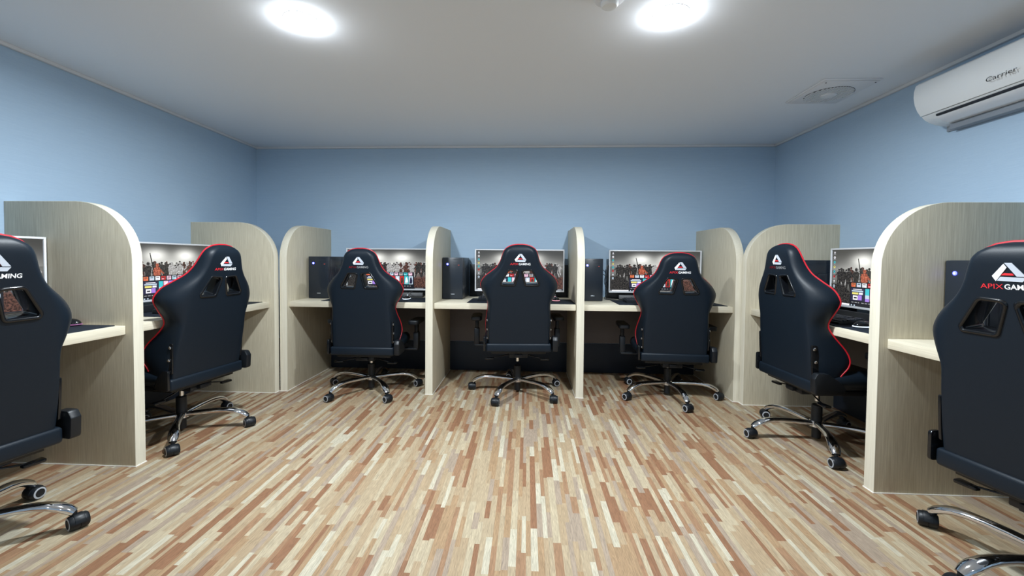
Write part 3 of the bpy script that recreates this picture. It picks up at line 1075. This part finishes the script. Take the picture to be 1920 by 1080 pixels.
def make_chair():
    t = thing('gaming_chair', '', 'chair', (0, 0, 0), 0, 'black gaming chairs with red piping')
    # backrest with the two strap openings cut through
    me_b = make_backrest_mesh().mesh('backrest', M['leather'], 50)
    tmp = bpy.data.objects.new('tmp', me_b)
    C.objects.link(tmp)
    cut = []
    for s_ in (-1, 1):
        cb_ = MB().prism(hole_poly(s_, 0.004), 'y', -0.05, 0.25)
        co = bpy.data.objects.new('cut', cb_.mesh('cut', M['leather']))
        C.objects.link(co)
        cut.append(co)
        md = tmp.modifiers.new('b', 'BOOLEAN')
        md.operation = 'DIFFERENCE'
        md.object = co
        md.solver = 'EXACT'
    dg = bpy.context.evaluated_depsgraph_get()
    me = bpy.data.meshes.new_from_object(tmp.evaluated_get(dg))
    me.name = 'backrest'
    for o in cut + [tmp]:
        bpy.data.objects.remove(o, do_unlink=True)
    me.set_sharp_from_angle(angle=math.radians(50))
    back = bpy.data.objects.new('backrest', me)
    C.objects.link(back)
    back.parent = t
    back.location = (0, -0.207, ZB)
    # red piping round the edge
    path = []
    zs = [0.425 + i * 0.0125 for i in range(int((1.183 - 0.425) / 0.0125) + 1)]
    side = []
    for z in zs + [1.176, 1.181, 1.183]:
        _, (hw, fe) = section(min(z, 1.183))
        side.append((hw - 0.002, fe + 0.006, min(z, 1.183) - ZB + (0.001 if z > 1.17 else 0)))
    side.sort(key=lambda p: p[2])
    path = [(-x, y, z) for x, y, z in side] + side[::-1]
    MB().tube(path, 0.0048, 8, up=Vector((0, 1, 0.01))).build('piping', M['red'], back)
    # gloss surrounds of the openings
    for s_ in (-1, 1):
        loops = [(0.0150, 0.0035), (0.0140, -0.0030), (0.010, -0.0050), (0.004, -0.0040), (0.0015, 0.001), (0.0, 0.012), (-0.002, 0.070), (0.004, 0.086), (0.012, 0.086), (0.012, 0.074)]
        vs, fs = [], []
        n = 0
        for off, y in loops:
            pl = hole_poly(s_, off)
            n = len(pl)
            vs += [(x, y, z) for x, z in pl]
        for i in range(len(loops) - 1):
            for j in range(n):
                fs.append((i * n + j, i * n + (j + 1) % n, (i + 1) * n + (j + 1) % n, (i + 1) * n + j))
        f_ = MB().add(vs, fs, 0, True).build('opening_surround', M['gloss'], back, sharp=60)
        f_['label'] = 'gloss black surround of a strap opening'
    # logo
    k = 0.00052

    def L(x, y):
        return ((x - 745) * k, (1.122 - (y - 185) * k) - ZB)
    bars = [([(662, 268), (724, 190), (738, 214), (680, 300)], 0), ([(728, 185), (764, 185), (828, 268), (784, 268)], 1),
            ([(704, 272), (828, 274), (810, 301), (686, 297)], 1), ([(724, 248), (764, 250), (772, 262), (708, 262)], 2)]
    b_ = MB()
    for pts, mi in bars:
        P2 = [L(*p) for p in pts]
        b_.prism(P2, 'y', -0.0012, 0.0006, mi=mi)
    q = b_.build('logo', [M['logo_w'], M['logo_g'], M['logo_r']], back)
    q['label'] = 'white three-bar triangle logo with a red inner bar'
    vs, fs, wd = text_mesh('APIX', 0.022, 1.0)
    sc = 0.061 / wd
    b_ = MB().add([(-0.0765 + x * sc, -0.0009 + 0 * z, y * 1.05 + 1.0370 - ZB) for x, y, z in vs], fs, 0)
    q = b_.build('lettering', M['logo_r'], back)
    q['label'] = 'thin red letters APIX'
    vs, fs, wd = text_mesh('GAMING', 0.022, 1.0, offset=0.0005)
    sc = 0.088 / wd
    b_ = MB().add([(-0.0125 + x * sc, -0.0009 + 0 * z, y * 1.05 + 1.0370 - ZB) for x, y, z in vs], fs, 0)
    q = b_.build('lettering', M['logo_w'], back)
    q['label'] = 'bold white letters GAMING'
    # seat
    b_ = MB()
    b_.box(-0.235, 0.235, -0.158, 0.300, 0.352, 0.432, 0.03, seg=4)
    seat = b_.build('seat_cushion', M['leather'], t, sharp=60)
    for s_ in (-1, 1):
        b2 = MB()
        pts = [(s_ * 0.225, -0.15, 0.405), (s_ * 0.230, -0.05, 0.418), (s_ * 0.232, 0.08, 0.425), (s_ * 0.230, 0.20, 0.42), (s_ * 0.215, 0.285, 0.40)]
        b2.tube(pts, [0.030, 0.046, 0.050, 0.046, 0.030], 14, flat=(0.85, 1.0))
        b2.build('seat_bolster', M['leather'], t)
    MB().box(-0.254, 0.254, -0.216, -0.150, 0.343, 0.411, 0.014, seg=3).build('rear_seat_roll', M['leather'], t, sharp=60)
    MB().box(-0.215, 0.215, -0.175, 0.25, 0.322, 0.350, 0.004).build('seat_plate', M['plastic'], t)
    b_ = MB().box(-0.075, 0.075, -0.15, 0.10, 0.285, 0.323, 0.006)
    b_.box(-0.030, 0.030, -0.175, -0.14, 0.292, 0.318, 0.004)
    b_.build('tilt_mechanism', M['plastic'], t)
    # recline brackets
    for s_ in (-1, 1):
        pl = rounded([(-0.235, 0.352), (-0.075, 0.352), (-0.065, 0.385), (-0.090, 0.420), (-0.165, 0.468), (-0.222, 0.470), (-0.240, 0.44)], 0.016, 4)
        if s_ > 0:
            MB().prism(pl, 'x', 0.262, 0.302, bevel=0.006).build('bracket_cover', M['plastic'], t, sharp=40)
        else:
            pl2 = rounded([(-0.222, 0.352), (-0.110, 0.352), (-0.150, 0.43), (-0.185, 0.468), (-0.222, 0.468)], 0.014, 4)
            MB().prism(pl2, 'x', -0.276, -0.262, bevel=0.003).build('bracket_plate', M['gloss'], t, sharp=40)
        b_ = MB()
        xs = s_ * 0.241
        for y0, y1 in ((-0.212, -0.190), (-0.182, -0.178)):
            pass
        bar = rounded([(-0.212, 0.44), (-0.160, 0.44), (-0.172, 0.52), (-0.190, 0.612), (-0.222, 0.616), (-0.218, 0.52)], 0.008, 3)
        b_.prism(bar, 'x', xs - 0.004, xs + 0.006, bevel=0.0015)
        br = b_.build('recline_bar', M['gloss'], t)
        for yy, zz in ((-0.206, 0.592), (-0.197, 0.520), (-0.195, 0.452)):
            bb = MB().lathe([(0.009, 0), (0.009, 0.004), (0.006, 0.007), (0.0001, 0.007)], 14,
                            mat=Matrix.Translation((xs + s_ * 0.005, yy, zz)) @ Matrix.Rotation(s_ * PI / 2, 4, 'Y'))
            bb.build('bolt', M['chrome'], br)
    # armrests
    for s_ in (-1, 1):
        a_ = MB()
        a_.box(s_ * 0.345 - 0.022, s_ * 0.345 + 0.022, 0.105, 0.175, 0.335, 0.480, 0.008)
        a_.box(s_ * 0.345 - 0.014, s_ * 0.345 + 0.014, 0.115, 0.165, 0.47, 0.555, 0.005)
        a_.box(min(s_ * 0.18, s_ * 0.36), max(s_ * 0.18, s_ * 0.36), 0.10, 0.18, 0.326, 0.342, 0.004)
        ar = a_.build('armrest', M['plastic'], t)
        pp = rounded([(-0.046, -0.13), (0.046, -0.13), (0.040, 0.13), (-0.040, 0.13)], 0.028, 5)
        MB().prism([(s_ * 0.345 + x, 0.145 + y) for x, y in pp], 'z', 0.555, 0.592, bevel=0.010, seg=3).build('arm_pad', M['plastic'], ar, sharp=50)
    # levers
    for s_, yy, l_ in ((1, -0.09, 0.21), (-1, -0.07, 0.23)):
        b_ = MB().tube([(s_ * 0.06, yy, 0.300), (s_ * 0.13, yy - 0.015, 0.286), (s_ * l_, yy - 0.03, 0.270)], 0.0045, 8)
        b_.prism([(s_ * l_ + s_ * x, yy - 0.03 + y) for x, y in rounded([(-0.035, -0.013), (0.035, -0.02), (0.042, 0.02), (-0.035, 0.013)], 0.008, 3)][::s_], 'z', 0.262, 0.276, bevel=0.004)
        b_.build('lever', M['gloss'], t)
    # gas lift
    MB().lathe([(0.0001, 0.020), (0.024, 0.020), (0.025, 0.03), (0.025, 0.125), (0.029, 0.128), (0.029, 0.222), (0.024, 0.226), (0.0001, 0.226)], 24).build('gas_lift', M['plastic'], t)
    MB().lathe([(0.0001, 0.225), (0.0135, 0.225), (0.0135, 0.290), (0.0001, 0.290)], 20).build('piston', M['chrome'], t)
    # base: hub with five chrome legs, each on a twin-wheel caster
    base = MB().lathe([(0.0001, 0.085), (0.030, 0.085), (0.040, 0.092), (0.041, 0.118), (0.034, 0.127), (0.0001, 0.128)], 30).build('base_hub', M['chrome'], t)
    for i in range(5):
        a = 2 * PI * i / 5
        pth = [(0.024, 0, 0.110), (0.08, 0, 0.114), (0.15, 0, 0.118), (0.21, 0, 0.120), (0.26, 0, 0.119), (0.300, 0, 0.113), (0.332, 0, 0.101), (0.357, 0, 0.086), (0.374, 0, 0.070)]
        fl = [(1.35, 0.85), (1.2, 0.85), (1.1, 0.9), (1.12, 0.9), (1.25, 0.9), (1.45, 0.92), (1.6, 0.95), (1.5, 0.95), (1.15, 0.85)]
        # smooth the path
        b_ = MB().tube(pth, 0.0175, 16, flat=fl)
        leg = b_.build('leg', M['chrome'], base, rot=(0, 0, a), sharp=60)
        cas = MB()
        ax = Matrix.Translation((0.385, 0, 0.030)) @ Matrix.Rotation(CAS[i], 4, 'Z') @ Matrix.Rotation(PI / 2, 4, 'Y')
        pr = [(0.0001, -0.030), (0.0165, -0.030), (0.018, -0.032), (0.0245, -0.031), (0.0285, -0.026), (0.030, -0.014), (0.030, -0.002), (0.0285, -0.001),
              (0.0285, 0.001), (0.030, 0.002), (0.030, 0.014), (0.0285, 0.026), (0.0245, 0.031), (0.018, 0.032), (0.0165, 0.030), (0.0001, 0.030)]
        cas.lathe(pr, 28, mat=ax, mis=[0, 0, 1, 0, 0, 0, 0, 0, 0, 0, 0, 0, 1, 0, 0])
        # hood
        hood = []
        for j in range(9):
            q = PI * j / 8
            hood.append((0.0315 * math.cos(q), 0.0315 * math.sin(q)))
        hm = MB().prism(hood, 'x', -0.016, 0.016, bevel=0.002)
        R_ = Matrix.Translation((0.385, 0, 0.031)) @ Matrix.Rotation(CAS[i], 4, 'Z')
        cas.add([tuple(R_ @ Vector(v)) for v in hm.v], hm.f, 0, True)
        cas.tube([(0.374, 0, 0.055), (0.374, 0, 0.075)], 0.010, 10)
        cas.build('caster', [M['plastic'], M['greyring']], leg)
    base.rotation_euler = (0, 0, 0)
    return t


CAS = [0.6, 1.3, -0.5, 0.2, 1.9]
chairs = [
    # x, y, theta, dz, dtilt, base angle (one caster direction, world deg), label
    (-1.291, 3.471, 0.004, -0.009, -0.047, 20, 'black gaming chair with red piping at the left seat of the back row'),
    (-0.071, 3.504, 0.064, 0.034, 0.044, -42, 'black gaming chair with red piping at the middle seat of the back row'),
    (1.155, 3.507, -0.072, -0.023, -0.004, -14, 'black gaming chair with red piping at the right seat of the back row'),
    (-2.165, 2.545, 1.432, -0.004, 0.047, 16, 'black gaming chair on the left wall between the two left dividers'),
    (1.790, 2.680, -1.522, 0.023, -0.062, -38, 'gaming chair on the right wall between the two right dividers, red edge towards the viewer'),
    (1.820, 1.470, -1.430, -0.014, -0.030, 111, 'closest gaming chair on the right, cut by the right photo edge'),
    (-2.135, 1.405, 1.438, -0.008, 0.014, 30, 'closest gaming chair on the left, cut by the left photo edge'),
]
BASEPARTS = ('base_hub',)
for i, (x, y, th, dz, dt, ba, lab) in enumerate(chairs):
    if i == 0:
        ch = make_chair()
        proto_chair = ch
    else:
        ch = copy_tree(proto_chair)
    ch.location = (x, y, 0)
    ch.rotation_euler = (0, 0, th)
    ch['label'] = lab
    for c in [q for q in bpy.data.objects if q.parent == ch]:
        nm = c.name.split('.')[0]
        if i == 0:
            c['z0'] = c.location.z
        z0 = c.get('z0', c.location.z)
        if nm == 'base_hub':
            c.rotation_euler = (0, 0, math.radians(ba) - th)
        elif nm != 'gas_lift':
            c.location.z = z0 + dz
        if nm == 'backrest':
            c.rotation_euler = (0.156 + dt, 0, 0)
for o in bpy.data.objects:
    if 'z0' in o:
        del o['z0']
